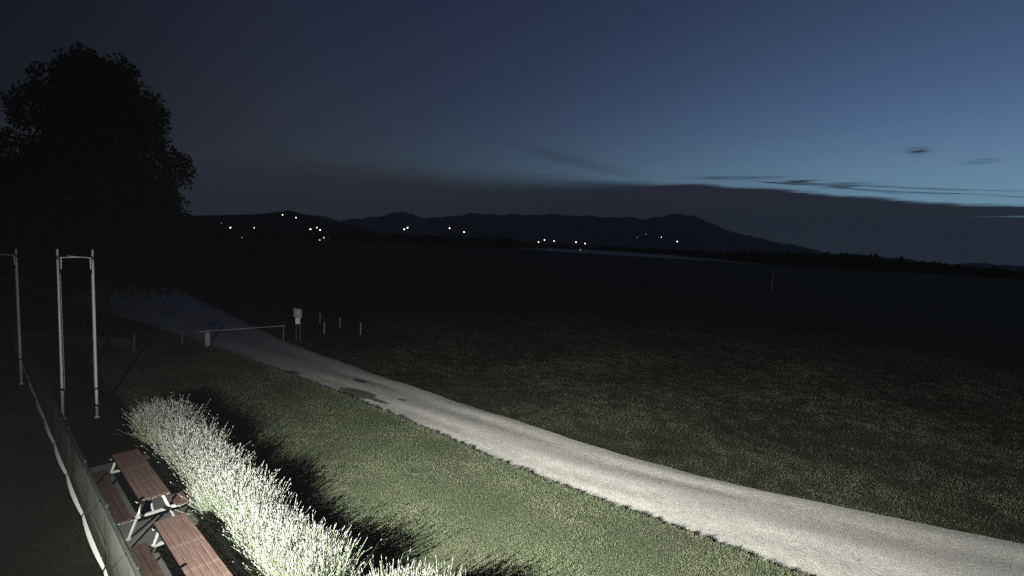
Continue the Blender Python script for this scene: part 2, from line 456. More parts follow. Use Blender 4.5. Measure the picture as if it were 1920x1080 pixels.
# road, lawn and path as sheets laid on the ground
def chaikin(P, k=3):
    P = np.array(P, float)
    for _ in range(k):
        a = P[:-1] * .75 + P[1:] * .25; b = P[:-1] * .25 + P[1:] * .75
        Q = np.empty((len(a) * 2, 2)); Q[0::2] = a; Q[1::2] = b
        P = np.vstack([P[:1], Q, P[-1:]])
    return P
RL = chaikin([(14, 1.5), (9, 6.0), (5.75, 8.65), (3.16, 10.4), (-.05, 12.71), (-4.4, 16.35), (-7.2, 18.5), (-10.76, 20.98), (-13.9, 23.5), (-18.5, 26.6), (-26, 31.5), (-42, 42), (-64, 56)])
RR = chaikin([(26, 2.5), (17, 7.6), (11.61, 10.14), (8.53, 11.15), (4.55, 12.89), (.94, 15.57), (-3.19, 18.7), (-7.98, 22.52), (-13.29, 27.08), (-20.26, 34.22), (-31, 45), (-46, 60), (-66, 78)])
def resample(P, n):
    s = np.concatenate([[0], np.cumsum(np.hypot(*np.diff(P, axis=0).T))]); t = np.linspace(0, s[-1], n)
    return np.stack([np.interp(t, s, P[:, k]) for k in (0, 1)], -1), t
NS = 220
Lp, Ls = resample(RL, NS); Rp, Rs = resample(RR, NS)
nL_n, nL_d = nd(RL[:, 0], RL[:, 1]); nR_n, nR_d = nd(RR[:, 0], RR[:, 1])
def road_left(d): return np.interp(d, nL_d, nL_n)
def road_right(d): return np.interp(d, nR_d, nR_n)
def build_road():
    K = 15
    V, UV = [], []
    for i in range(NS):
        e0 = .02 * math.sin(i * .9) + .015 * math.sin(i * 2.3); e1 = .06 * math.sin(i * .7 + 2) + .04 * math.sin(i * 1.9)
        for k in range(K):
            t = k / (K - 1); p = Lp[i] * (1 - t) + Rp[i] * t
            dv = Rp[i] - Lp[i]; dv = dv / np.hypot(*dv)
            p = p + dv * ((1 - t) * e0 + t * e1)
            crown = .035 * (1 - (2 * t - 1) ** 2) - .02 * math.exp(-((t - .3) / .09) ** 2) - .02 * math.exp(-((t - .72) / .09) ** 2)
            V.append((p[0], p[1], .012 + crown + .006 * math.sin(i * .5 + k)))
            UV.append((t, Ls[i]))
    i, k = np.meshgrid(np.arange(NS - 1), np.arange(K - 1), indexing='ij'); a = (i * K + k).ravel()
    F = np.stack([a, a + K, a + K + 1, a + 1], -1)[:, ::-1]
    me = mesh_np('road', V, F, True)
    ul = me.uv_layers.new(name='UVMap')
    ul.data.foreach_set('uv', np.array(UV, np.float32)[F.ravel()].ravel())
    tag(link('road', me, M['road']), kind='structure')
build_road()
def sheet(name, inner, outer, z, skirt, material):
    """a low raised strip between two lists of (x,y) of equal length"""
    V, F = [], []
    n = len(inner)
    for (a, b) in zip(inner, outer):
        V += [(a[0], a[1], .002), (a[0], a[1], z), (b[0], b[1], z), (b[0], b[1], .002)]
    for i in range(n - 1):
        for k in range(3): F.append((i * 4 + k, i * 4 + k + 1, i * 4 + 5 + k, i * 4 + 4 + k))
    F.append((0, 3, 2, 1)); F.append((n * 4 - 4, n * 4 - 3, n * 4 - 2, n * 4 - 1))
    me = bpy.data.meshes.new(name); me.from_pydata(V, [], F); me.update()
    return tag(link(name, me, material), kind='structure')
ds = np.linspace(-6, 26, 520)
ed = np.convolve(rng.normal(0, 1, 560), np.hanning(9) / np.hanning(9).sum(), 'same')[:520] * .045 + np.convolve(rng.normal(0, 1, 560), np.hanning(41) / np.hanning(41).sum(), 'same')[:520] * .16
PATH_EDGE = 3.28
path_in = [ND(1.50, d) for d in ds if d < 15.2]
path_out = [ND(PATH_EDGE + .04 * math.sin(d * 3.1), d) for d in ds if d < 15.2]
sheet('path', path_in, path_out, .014, 0, M['path'])
lawn_in = [ND(PATH_EDGE + .05 + .04 * math.sin(d * 3.1), d) for d in ds]
lawn_out = [ND(float(road_left(d)) - .05 + float(e), d) for d, e in zip(ds, ed)]
sheet('lawn', lawn_in, lawn_out, .055, 0, M['lawn'])

# ------------------------------------------------------------------ shade-net fence in front of the tables
def build_fence():
    FN, TOP = 1.42, 1.15
    posts = [6.0, 8.0, 10.25, 12.55, 14.9, 17.3, 19.8, 22.4, 25.1, 28.0, 31.0, 34.0]
    o = ND(FN, posts[0], 0)
    root = empty('net_fence', o, AX)          # local X runs away along the fence, local -Y... towards the tables
    tag(root, 'low fence hung with grey-green shade net, running beside the picnic tables', 'fence')
    # local y axis: AX rotation maps +Y to (-DY, DX) = towards the camera; tables lie at local -Y
    for d in posts:
        b = MB(); x = d - posts[0]
        b.tube((x, -.03, 0), (x, -.03, TOP + .05), .024, .024, 8)
        b.lathe([(.03, TOP + .05), (.03, TOP + .065), (.012, TOP + .08)], (x, -.03, 0), 8)
        b.build('post', M['dark_steel'], root)
    L = posts[-1] - posts[0]
    MB().tube((0, -.03, TOP), (L, -.03, TOP), .028, .028, 8).build('top_rail', M['dark_steel'], root)
    for i in range(len(posts) - 1):
        x0, x1 = posts[i] - posts[0], posts[i + 1] - posts[0]
        MB().tube((x0, -.03, .12), (x1, -.03, .12), .006, .006, 6).build('bottom_wire', M['dark_steel'], root)
        nu, nv = 34, 14
        pha, phb = random.uniform(0, 6), random.uniform(0, 6)
        V = []
        for a in range(nu + 1):
            u = a / nu; x = x0 + (x1 - x0) * u
            sc = math.sin(math.pi * u) ** .8
            zb = .10 + .05 * sc + .01 * math.sin(9 * u + pha)
            for c in range(nv + 1):
                v = c / nv
                z = zb + (TOP - .015 - zb) * v
                y = .012 + .030 * sc * math.sin(math.pi * v) * math.sin(5 * u + pha) + .012 * math.sin(17 * u + phb) * math.sin(math.pi * v) + .018 * sc * max(0, 1 - v * 4) ** 1.5
                V.append((x, y, z))
        q, w = np.meshgrid(np.arange(nu), np.arange(nv), indexing='ij'); a0 = (q * (nv + 1) + w).ravel()
        me = mesh_np('net_panel', V, np.stack([a0, a0 + nv + 1, a0 + nv + 2, a0 + 1], -1), True)
        panel = link('net_panel', me, M['fabric'], root)
        # pale lower hem: tied down at the posts, bulging out between them
        H = []
        k = 26
        for a in range(k + 1):
            u = .015 + .97 * a / k; x = x0 + (x1 - x0) * u
            sc = max(math.sin(math.pi * u), 0) ** .8
            yb = .018 + .022 * sc
            H += [(x, yb, .102 + .05 * sc), (x, yb + .012 * sc + .010, .085 + .03 * sc), (x, yb + .022 * sc + .026, .05 + .010 * sc)]
        F = []
        for a in range(k):
            for c in range(2): F.append((a * 3 + c, a * 3 + c + 1, a * 3 + c + 4, a * 3 + c + 3))
        hm = link('hem', mesh_np('hem', H, F, True), M['hem'], panel)
        for xx in (x0 + .03, x1 - .03):
            MB().tube((xx, -.03, .12), (xx, .03, .10), .008, .008, 6).build('tie', M['cap'], panel)
build_fence()

# ------------------------------------------------------------------ picnic tables
def build_table(nc, dc, label):
    root = empty('picnic_table', ND(nc, dc, .014), AX)
    tag(root, label, 'picnic table', 'picnic tables beside the fence')
    L, HW = 2.70, .25
    pw = .094
    top_me = build_table.cache.get('top')
    if top_me is None:
        b = MB(); b.box((0, 0, 0), (L, pw, .036), bev=.004); top_me = b.mesh('top_plank'); top_me.materials.append(M['plank'])
        b = MB(); b.box((0, 0, 0), (L, .112, .036), bev=.004); build_table.cache['seat'] = b.mesh('seat_plank'); build_table.cache['seat'].materials.append(M['plank'])
        build_table.cache['top'] = top_me
        for tg in ('far', 'near'):
            x = 0.0; s = 1 if tg == 'near' else -1
            b = MB()
            b.box((0, 0, .705), (.05, 2 * HW + .05, .04))                      # under the top
            b.box((0, 0, .385), (.05, 1.14, .045))                             # carries both benches
            for y in (-1, 1):
                b.tube((0, y * .15, .70), (0, y * .40, .0), .026, .026, 8)     # splayed legs
                b.box((0, y * .46, .405), (.045, .25, .012))
                b.tube((0, y * .40, .012), (0, y * .40, .0), .05, .05, 10)
            b.tube((0, 0, .385), (s * .52, 0, .69), .019, .019, 8)             # brace up to the middle of the top
            build_table.cache['frame' + tg] = b.mesh('end_frame'); build_table.cache['frame' + tg].materials.append(M['white_paint'])
    for k in range(5):
        p = link('top_plank', top_me, None, root, (random.uniform(-.006, .006), (k - 2) * .101, .745 + random.uniform(-.001, .001)), (0, 0, random.uniform(-.0015, .0015)))
    for y in (-1, 1):
        for k in (-.5, .5):
            link('seat_plank', build_table.cache['seat'], None, root, (random.uniform(-.005, .005), y * .465 + k * .12, .432))
    link('end_frame', build_table.cache['framenear'], None, root, (-L / 2 + .10, 0, 0))
    link('end_frame', build_table.cache['framefar'], None, root, (L / 2 - .10, 0, 0))
build_table.cache = {}
build_table(2.27, 12.35, 'whole brown picnic table with white frame beside the far part of the lavender hedge')
build_table(2.27, 8.62, 'brightly lit brown picnic table cut off by the bottom edge of the picture')

# ------------------------------------------------------------------ lavender
def lavender(name, label, cat, centres, stems, leaves):
    """one dense row: a stem with a flower spike for each of thousands of stalks, leaves at the foot"""
    SV, SF, ST = [], [], []; FV, FF, FT = [], [], []
    nb = 0
    C = np.array(centres)
    ci = rng.integers(0, len(C), stems)
    az = rng.uniform(0, 2 * np.pi, stems)
    el = np.radians(np.clip(rng.normal(64, 16, stems), 16, 90))
    ln = rng.uniform(.50, .84, stems) * C[ci, 2] * np.where(rng.uniform(0, 1, stems) < .14, 1.22, 1.0)
    o = np.stack([C[ci, 0] + rng.normal(0, .13, stems), C[ci, 1] + rng.normal(0, .13, stems), np.full(stems, .06)], -1)
    dr = np.stack([np.cos(az) * np.cos(el), np.sin(az) * np.cos(el), np.sin(el)], -1)
    p0 = o + dr * .06; p1 = o + dr * (ln * .55)[:, None]
    p2 = o + dr * ln[:, None] + np.stack([np.zeros(stems), np.zeros(stems), .05 * np.cos(el) - .05 * np.cos(el) ** 3], -1)
    p2[:, 2] = np.maximum(p2[:, 2], .10)
    sd = np.cross(dr, rng.normal(0, 1, (stems, 3))); sd /= np.linalg.norm(sd, axis=1)[:, None]
    w = rng.uniform(.0032, .0056, stems)[:, None]
    V = np.stack([p0 - sd * w, p0 + sd * w, p1 - sd * w, p1 + sd * w, p2 - sd * w * .7, p2 + sd * w * .7], 1).reshape(-1, 3)
    b = np.arange(stems)[:, None] * 6
    F = np.concatenate([b + np.array([[0, 1, 3, 2]]), b + np.array([[2, 3, 5, 4]])])
    T = np.repeat(rng.uniform(0, 1, stems), 6)
    # leaves low in the bush
    lc = rng.integers(0, len(C), leaves)
    a2 = rng.uniform(0, 2 * np.pi, leaves); e2 = np.radians(rng.uniform(5, 85, leaves)); l0 = rng.uniform(.08, .46, leaves)
    d2 = np.stack([np.cos(a2) * np.cos(e2), np.sin(a2) * np.cos(e2), np.sin(e2)], -1)
    q0 = np.stack([C[lc, 0] + rng.normal(0, .10, leaves), C[lc, 1] + rng.normal(0, .10, leaves), np.full(leaves, .05)], -1) + d2 * l0[:, None]
    d3 = d2 + rng.normal(0, .45, (leaves, 3)); d3 /= np.linalg.norm(d3, axis=1)[:, None]
    q1 = q0 + d3 * rng.uniform(.05, .10, leaves)[:, None]; q1[:, 2] = np.maximum(q1[:, 2], .03)
    s2 = np.cross(d3, rng.normal(0, 1, (leaves, 3))); s2 /= np.linalg.norm(s2, axis=1)[:, None]
    V2 = np.stack([q0 - s2 * .004, q0 + s2 * .004, q1], 1).reshape(-1, 3)
    F2 = np.arange(leaves * 3).reshape(-1, 3)
    T2 = np.repeat(rng.uniform(0, .8, leaves), 3)
    root = empty(name, (0, 0, 0)); tag(root, label, cat)
    me = mesh_np('stems', V, F); tint(me, T); tag(link('stems', me, M['stem'], root), kind='stuff')
    me = mesh_np('leaves', V2, F2); tint(me, T2); tag(link('leaves', me, M['stem'], root), kind='stuff')
    # spikes: slim double cones
    sel = rng.uniform(0, 1, stems) < np.clip(.18 + .85 * np.sin(el) ** 2.0, 0, .9)
    dr, sd, p2 = dr[sel], sd[sel], p2[sel]; stems = int(sel.sum())
    hl = rng.uniform(.04, .095, stems)[:, None]; rd = rng.uniform(.005, .0105, stems)[:, None]
    t1 = dr + rng.normal(0, .12, (stems, 3)); t1 /= np.linalg.norm(t1, axis=1)[:, None]
    t2 = np.cross(t1, sd); t2 /= np.linalg.norm(t2, axis=1)[:, None]
    mid = p2 + t1 * hl * .4
    V3 = np.stack([p2, mid + sd * rd, mid + t2 * rd, mid - sd * rd, mid - t2 * rd, p2 + t1 * hl], 1).reshape(-1, 3)
    b = np.arange(stems)[:, None] * 6
    F3 = np.concatenate([b + np.array([[0, 1 + (k + 1) % 4, 1 + k]]) for k in range(4)] + [b + np.array([[5, 1 + k, 1 + (k + 1) % 4]]) for k in range(4)])
    me = mesh_np('flower_spikes', V3, F3); tint(me, np.repeat(rng.uniform(0, 1, stems), 6))
    tag(link('flower_spikes', me, M['spike'], root), kind='stuff')
hc = []
d = 6.95
while d < 16.9:
    k = .85 + .25 * random.random()
    if d > 16.8: k *= .95
    if d < 9.5: k *= .93
    for off in ((-.15, .15) if d > 9.5 else (-.15, .08)):
        p = ND(3.60 + off + random.uniform(-.08, .08), d + random.uniform(-.12, .12)); hc.append((p.x, p.y, k * random.uniform(.92, 1.08)))
    d += .42
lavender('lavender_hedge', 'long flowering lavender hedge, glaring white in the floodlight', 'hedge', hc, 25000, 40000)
hc2 = []
for (q, d) in ((4.0, 5.70), (4.30, 5.45), (4.05, 5.2), (4.45, 5.0)):
    p = ND(q, d); hc2.append((p.x, p.y, random.uniform(.86, 1.0)))
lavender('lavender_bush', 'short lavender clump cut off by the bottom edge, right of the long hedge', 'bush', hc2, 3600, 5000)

# ------------------------------------------------------------------ grass (uncountable: one object for the lawn, one for the field)
def blades(name, P, hgt, wid, tintv, material, label, cat):
    n = len(P)
    a = rng.uniform(0, 2 * np.pi, n); lean = rng.uniform(.15, .95, n) * hgt
    b = rng.uniform(0, 2 * np.pi, n)
    sx, sy = np.cos(a) * wid, np.sin(a) * wid
    V = np.empty((n, 3, 3))
    V[:, 0] = P - np.stack([sx, sy, np.zeros(n)], -1); V[:, 1] = P + np.stack([sx, sy, np.zeros(n)], -1)
    V[:, 2] = P + np.stack([np.cos(b) * lean, np.sin(b) * lean, hgt], -1)
    me = mesh_np(name, V.reshape(-1, 3), np.arange(n * 3).reshape(-1, 3)); tint(me, np.repeat(tintv, 3))
    return tag(link(name, me, material), label, cat, kind='stuff')
def scatter(n, r0, r1, a0, a1):
    r = np.exp(rng.uniform(math.log(r0), math.log(r1), n)); a = np.radians(rng.uniform(a0, a1, n))
    return r * np.sin(a), r * np.cos(a), r
def patchy(x, y): return .5 + .22 * (np.sin(x * 1.7 + 1.3 * np.sin(y * 1.1)) + np.sin(y * 2.3 + 1.9 * np.sin(x * .7)) * .8 + np.sin(x * 4.1 + y * 3.3) * .5)
def build_grass():
    x, y, r = scatter(900000, 5.5, 34, -46, 46)
    n, d = nd(x, y); rl = road_left(d)
    keep = (n > PATH_EDGE + .1) & (n < rl - .03)
    x, y, r, n, d, rl = [q[keep] for q in (x, y, r, n, d, rl)]
    under = (np.abs(n - 3.8) < .5) & (d < 18) & (d > 6.7)
    s = np.maximum(1, r / 9.0)
    edge = np.exp(-((rl - n) / .12) ** 2)
    pt = patchy(x, y)
    h = rng.uniform(.012, .036, len(x)) * (.75 + .5 * pt) * (1 + 1.4 * edge) * s ** .3
    w = rng.uniform(.0025, .0055, len(x)) * s
    t = np.clip(rng.uniform(0, .75, len(x)) + (pt - .5) * .7, 0, 1)
    P = np.stack([x, y, np.full(len(x), .052)], -1)
    # ragged tufts spilling over the road edge
    m = 26000
    dd = rng.uniform(-4, 24, m); rr_ = road_left(dd)
    cl = np.clip(.5 + .3 * np.sin(dd * 6.1 + 2 * np.sin(dd * 2.3)) + .3 * np.sin(dd * 13.3 + 3 * np.sin(dd * 3.7)) + .25 * np.sin(dd * 31 + 2 * np.sin(dd * 7)), 0, 1)
    nn = rr_ - .03 + np.interp(dd, ds, ed) - np.abs(rng.normal(0, .09, m)) + .10 * cl * rng.uniform(0, 1, m) ** 2
    ex = nn * NX + dd * DX; ey = nn * NY + dd * DY
    P2 = np.stack([ex, ey, np.full(m, .03)], -1)
    h2 = rng.uniform(.04, .10, m) * (.55 + .6 * cl); w2 = rng.uniform(.005, .010, m)
    blades('lawn_grass', np.concatenate([P, P2]), np.concatenate([h, h2]), np.concatenate([w, w2]),
           np.concatenate([t, rng.uniform(0, .5, m)]), M['grass'], 'short mown grass between the lavender hedge and the road', 'grass')
    x, y, r = scatter(1100000, 9, 48, -48, 50)
    n, d = nd(x, y); rr_ = road_right(d)
    clump = .5 + .5 * np.sin(x * 2.9 + 2.1 * np.sin(y * 1.7) + 1.3 * np.sin(x * .8)) * np.sin(y * 3.3 + 1.7 * np.sin(x * 2.3) + np.sin(y * .6))
    big = patchy(x * .35 + 3, y * .35)
    keep = (n > rr_ + .03 - .14 * rng.uniform(0, 1, len(n)) ** 3) | ((d > 19.0) & (n < road_left(d) - .05))
    keep &= rng.uniform(0, 1, len(n)) < .25 + .75 * np.clip(.65 * clump + .6 * big - .1, 0, 1)
    x, y, r, n, rr_, clump, big = [q[keep] for q in (x, y, r, n, rr_, clump, big)]
    s = np.maximum(1, r / 14.0)
    h = rng.uniform(.012, .045, len(x)) * (.5 + .8 * clump) * np.where(rng.uniform(0, 1, len(x)) < .03, 2.2, 1.0) * np.clip(1.35 - r / 45, .35, 1)
    w = rng.uniform(.003, .0065, len(x)) * s
    blades('field_grass', np.stack([x, y, np.full(len(x), -.004)], -1), h, w, np.clip(rng.uniform(0, .75, len(x)) + (big - .5) * .9, 0, 1),
           M['fgrass'], 'rough dark field grass beyond the road', 'grass')
build_grass()
# small round cover sunk in the lawn
b = MB(); b.lathe([(.21, .0), (.21, .058), (.195, .062), (.185, .050), (.0, .050)], (0, 0, 0), 28)
cv = tag(b.build('drain_cover', M['lid']), 'small round dark cover sunk in the lawn', 'drain cover'); cv.location = (-2.18, 11.99, 0.01)
MB().box((0, 0, .055), (.08, .025, .010)).build('handle', M['cap'], cv)

# ------------------------------------------------------------------ tall poles with banner arms
def pole(x, y, h, arm_dir, arm_len, label, az_arm=0.0):
    root = empty('banner_pole', (x, y, 0)); tag(root, label, 'pole', 'white banner poles')
    MB().lathe([(.037, 0), (.037, .95), (.034, .96), (.031, h * .55), (.026, h)], (0, 0, 0), 12).build('shaft', M['pole'], root, True)
    MB().lathe([(.041, .90), (.043, .93), (.041, .965)], (0, 0, 0), 12).build('collar', M['cap'], root)
    MB().lathe([(.08, 0), (.08, .015), (.05, .02), (.045, .06)], (0, 0, 0), 12).build('base_plate', M['pole'], root)
    MB().lathe([(.028, h), (.042, h + .01), (.042, h + .03), (.02, h + .045)], (0, 0, 0), 12).build('end_cap', M['cap'], root)
    za = h - .24
    a = Vector((math.cos(arm_dir), math.sin(arm_dir), 0))
    arm = MB().tube(a * .03 + Vector((0, 0, za)), a * arm_len + Vector((0, 0, za + .02)), .014, .012, 8).build('banner_arm', M['pole'], root)
    MB().lathe([(.033, za - .06), (.040, za - .05), (.040, za + .05), (.033, za + .06)], (0, 0, 0), 12).build('bracket', M['cap'], root)
    MB().tube(a * .075 + Vector((0, 0, za - .02)), a * .07 + Vector((0, 0, za - .34)), .017, .014, 8).build('counterweight', M['pole'], root)
    MB().tube(a * .05 + Vector((0, 0, za - .5)), a * .06 + Vector((0, 0, .9)), .005, .005, 5).build('halyard', M['pole'], root)
pole(-12.75, 14.53, 5.22, R(178), .80, 'tall white pole nearest the lavender hedge, its thin arm pointing left')
pole(-13.60, 14.30, 5.20, R(45), .62, 'tall white pole in the middle of the three, with a short thin arm')
pole(-17.90, 17.25, 4.98, R(180), 1.1, 'tall white pole at the left edge of the picture, behind the end of the fence')

# ------------------------------------------------------------------ road barrier, notice board and posts
def build_barrier():
    A = Vector((-15.6, 24.4, 0)); B = Vector((-12.75, 26.75, 0))
    dv = (B - A); L = dv.length; rz = math.atan2(dv.y, dv.x)
    root = empty('road_barrier', A, rz); tag(root, 'closed boom barrier with a thin pale bar across the gravel road', 'barrier')
    b = MB(); b.box((0, 0, .36), (.20, .24, .72), bev=.012); b.box((0, 0, .735), (.23, .27, .03)); b.build('housing', M['cream'], root)
    MB().box((0, 0, .03), (.34, .38, .06)).build('footing', M['timber'], root)
    MB().tube((-.55, 0, .80), (L + .06, 0, .83), .024, .018, 8).build('bar', M['barpaint'], root)
    MB().box((-.55, 0, .80), (.34, .13, .17), bev=.01).build('counterweight', M['cap'], root)
    b = MB(); b.tube((L - .02, 0, 0), (L - .02, 0, .79), .03, .03, 8); b.tube((L - .02, -.06, .79), (L - .02, .06, .79), .02, .02, 6); b.build('rest_post', M['timber'], root)
build_barrier()
def build_sign():
    root = empty('notice_sign', (-11.95, 26.7, 0), R(-26)); tag(root, 'grey notice sign on two posts with white sheets hung below it', 'sign')
    for x in (-.16, .16): MB().box((x, .03, .92), (.05, .05, 1.84)).build('post', M['board'], root)
    face = MB().box((0, -.015, 1.60), (.60, .03, .50), bev=.006).build('sign_panel', M['signgrey'], root)
    b = MB()
    for a in (35, 90, 145):
        Mx = Matrix.Rotation(R(a), 3, 'Y'); b.box((.03, -.034 - a * .00002, 1.63), (.24, .004, .018), Mx)
    b.build('mark', M['signlight'], face)
    MB().box((-.06, -.02, 1.155), (.19, .02, .34)).build('notice_sheet', M['signlight'], root)
    MB().box((.13, -.022, 1.165), (.085, .02, .36)).build('notice_sheet', M['signlight'], root)
build_sign()
def post(x, y, h, label, w=.10, tilt=0.0):
    b = MB(); b.lathe([(w / 2 * 1.08, 0), (w / 2, h * .5), (w / 2, h - .03), (w / 2 * .6, h)], (0, 0, 0), 9)
    o = tag(b.build('wooden_post', M['timber'], None, True), label, 'post', 'wooden posts past the barrier')
    o.location = (x, y, 0); o.rotation_euler = (R(tilt), R(tilt * .6), 0)
post(-11.39, 29.09, .74, 'short pale wooden post standing first to the right of the notice sign')
post(-9.23, 29.32, .76, 'rightmost short wooden post past the road barrier', tilt=2)
post(-13.07, 32.63, .70, 'short dim wooden post just right of the notice sign, set further back', tilt=-3)
post(-11.21, 31.24, .70, 'short dim wooden post set back between the two paler posts', tilt=2)
post(-17.1, 24.7, .66, 'short dim wooden post left of the barrier housing', .09)
post(-17.95, 22.6, .90, 'dim wooden post at the right end of the low board rail', .11, 2)
# low rail of boards and a slatted bench in the dark by the trees
def board_rail():
    A = Vector((-21.9, 22.9, 0)); B = Vector((-18.3, 23.35, 0)); dv = B - A; L = dv.length
    root = empty('board_rail', A, math.atan2(dv.y, dv.x)); tag(root, 'low dark board rail behind the white poles, with a red patch', 'rail')
    for x in (.1, L / 2, L - .1): MB().box((x, .05, .24), (.09, .07, .48)).build('post', M['board'], root)
    for z in (.17, .30, .43): MB().box((L / 2, 0, z), (L, .03, .10), bev=.004).build('board', M['board'], root)
    MB().box((L - .55, -.022, .31), (.34, .012, .15)).build('red_patch', M['red'], root)
board_rail()
def slat_bench():
    root = empty('slatted_bench', (-22.7, 22.1, 0), R(8)); tag(root, 'dark slatted wooden bench crossed by the leftmost white pole', 'bench')
    for k in range(3): MB().box((0, -.18 + k * .15, .42), (1.45, .12, .035), bev=.004).build('seat_slat', M['timber'], root)
    for k in range(2): MB().box((0, .26 + .03 * k, .58 + k * .16), (1.45, .03, .12), bev=.004).build('back_slat', M['timber'], root)
    for x in (-.58, .58):
        MB().box((x, -.14, .20), (.07, .07, .40)).build('leg', M['board'], root)
        MB().box((x, .24, .40), (.07, .06, .80)).build('leg', M['board'], root)
slat_bench()
# thin marker pole out in the field
b = MB(); b.lathe([(.09, 0), (.07, 2.0), (.05, 3.9), (.02, 3.95)], (0, 0, 0), 8)
o = tag(b.build('marker_pole', M['timber']), 'lone thin marker pole standing out in the dark field', 'pole'); o.location = (48.5, 89.5, 0)

# ------------------------------------------------------------------ trees
def limb(b, a, c, r0, r1, n=7, bend=.4, seg=4):
    a = Vector(a); c = Vector(c); pts = []
    off = Vector((random.uniform(-1, 1), random.uniform(-1, 1), random.uniform(-.3, .6))) * bend
    for i in range(seg + 1):
        t = i / seg; pts.append(a.lerp(c, t) + off * math.sin(math.pi * t))
    for i in range(seg):
        b.tube(pts[i], pts[i + 1], r0 + (r1 - r0) * i / seg, r0 + (r1 - r0) * (i + 1) / seg, n, cap=(i == seg - 1))
    return pts
def leaf_cloud(centres, radii, n, size, droop=0.0):
    C = np.array(centres); Rr = np.array(radii)
    wgt = (Rr.prod(1)) ** .67; ci = rng.choice(len(C), n, p=wgt / wgt.sum())
    v = rng.normal(0, 1, (n, 3)); v /= np.linalg.norm(v, axis=1)[:, None]
    rad = rng.uniform(.35, 1.0, n) ** .6 * (1 + .16 * np.sin(v[:, 0] * 5 + ci) * np.sin(v[:, 2] * 6 + ci * 2))
    P = C[ci] + v * rad[:, None] * Rr[ci]
    P[:, 2] -= droop * rng.uniform(0, 1, n) ** 2
    a = rng.normal(0, 1, (n, 3)); a[:, 2] -= droop * .5; a /= np.linalg.norm(a, axis=1)[:, None]
    s = np.cross(a, rng.normal(0, 1, (n, 3))); s /= np.linalg.norm(s, axis=1)[:, None]
    L = (size * rng.uniform(.6, 1.3, n))[:, None]
    V = np.stack([P - a * L * .5, P + s * L * .30, P + a * L * .5, P - s * L * .30], 1).reshape(-1, 3)
    return V, np.arange(n * 4).reshape(-1, 4), np.repeat(rng.uniform(0, 1, n) * .6 + .4 * ((ci * 37) % 11) / 11, 4)
def tree(name, label, cat, loc, blobs, trunk_h, trunk_r, leaves, size, droop=0.0, group=None):
    root = empty(name, loc); tag(root, label, cat, group)
    b = MB(); top = Vector((blobs[0][0] * .3, blobs[0][1] * .3, trunk_h))
    pts = limb(b, (0, 0, -.2), top, trunk_r, trunk_r * .45, 9, .25, 6)
    for (x, y, z, rx, ry, rz) in blobs:
        s = pts[random.randint(2, 5)]
        limb(b, s, (x, y, z), trunk_r * .38, trunk_r * .07, 6, .5, 4)
    b.build('trunk', M['bark'], root)
    V, F, T = leaf_cloud([q[:3] for q in blobs], [q[3:] for q in blobs], leaves, size, droop)
    me = mesh_np('crown', V, F); tint(me, T); link('crown', me, M['leaf'], root)
    return root
def big_tree():
    bl = []
    def B(x, z, r, y=0.0, k=1.0): bl.append((x, y, z, r, r * .9, r * k))
    # crown: about 14 m wide and 20 m high, narrowing towards the top, uneven flanks
    for (x, z, r) in ((1.2, 15.6, 1.7), (-.9, 16.0, 1.7), (-3.0, 15.2, 1.7), (4.3, 12.4, 1.5), (4.9, 9.0, 1.7), (5.4, 7.0, 1.6), (-2.9, 15.4, 1.2), (-2.2, 16.4, 1.4), (.2, 16.7, 1.3), (2.0, 16.2, 1.4), (-4.0, 13.6, 1.5), (-5.9, 11.4, 1.5), (-6.9, 9.3, 1.6), (-7.2, 7.2, 1.7), (-1.2, 14.9, 2.0), (1.9, 14.4, 1.9), (3.6, 13.7, 1.5),
                      (-4.9, 12.6, 1.6), (-2.4, 12.4, 2.1), (.6, 12.4, 2.2), (3.4, 11.8, 1.8), (-5.0, 10.4, 1.8), (-2.6, 10.2, 2.3), (.5, 10.0, 2.4), (3.8, 9.8, 2.0), (5.3, 10.6, 1.2),
                      (-5.2, 8.2, 2.0), (-2.8, 7.9, 2.4), (.5, 7.8, 2.6), (3.9, 7.7, 2.2), (5.6, 7.9, 1.3), (-5.6, 5.8, 2.2), (-3.0, 5.6, 2.6), (.5, 5.6, 2.7), (4.0, 5.6, 2.4), (6.0, 5.8, 1.5),
                      (-5.5, 3.6, 2.2), (-2.0, 3.5, 2.4), (1.6, 3.5, 2.4), (4.9, 3.7, 2.1), (6.5, 4.2, 1.4)):
        B(x * (.88 if x > 0 else .74) + .1, z, r * 1.02, random.uniform(-2.2, 2.2))
    tree('broad_tree', 'huge dark rounded tree towering at the left', 'tree', (-29.6, 34.2, 0), bl, 12.0, .52, 72000, .30, .7)
big_tree()
def bush_blobs(w, h, k):
    return [(random.uniform(-w, w), random.uniform(-w * .5, w * .5), h * random.uniform(.30, .75), random.uniform(.8, 1.3) * h * .32,
             random.uniform(.8, 1.2) * h * .32, h * .30) for _ in range(k)]
tree('side_tree', 'dark tree cut off by the left edge, behind the huge tree', 'tree', (-47.0, 41.0, 0),
     [(random.uniform(-3, 3), random.uniform(-2, 2), 1.6 + .75 * k, 2.2, 2.2, 1.9) for k in range(8)], 6.0, .35, 14000, .36, .4)
for (x, y, w, h, lab) in ((-37.5, 40.5, 5.0, 6.0, 'wide dark bush under the left side of the huge tree'),
                          (-34.0, 52.5, 3.2, 6.6, 'tall dark bush at the right foot of the huge tree, left of the road end'),
                          (-39.0, 68.0, 4.0, 7.2, 'dark bush left of the first town lights, beyond the gravel area'),
                          (-36.0, 74.0, 3.4, 6.2, 'low dark bush just right of the huge tree on the horizon')):
    tree('dark_bush', lab, 'bush', (x, y, 0), bush_blobs(w, h, 9), h * .5, .12, 7000, .30, .1, 'dark bushes round the huge tree')

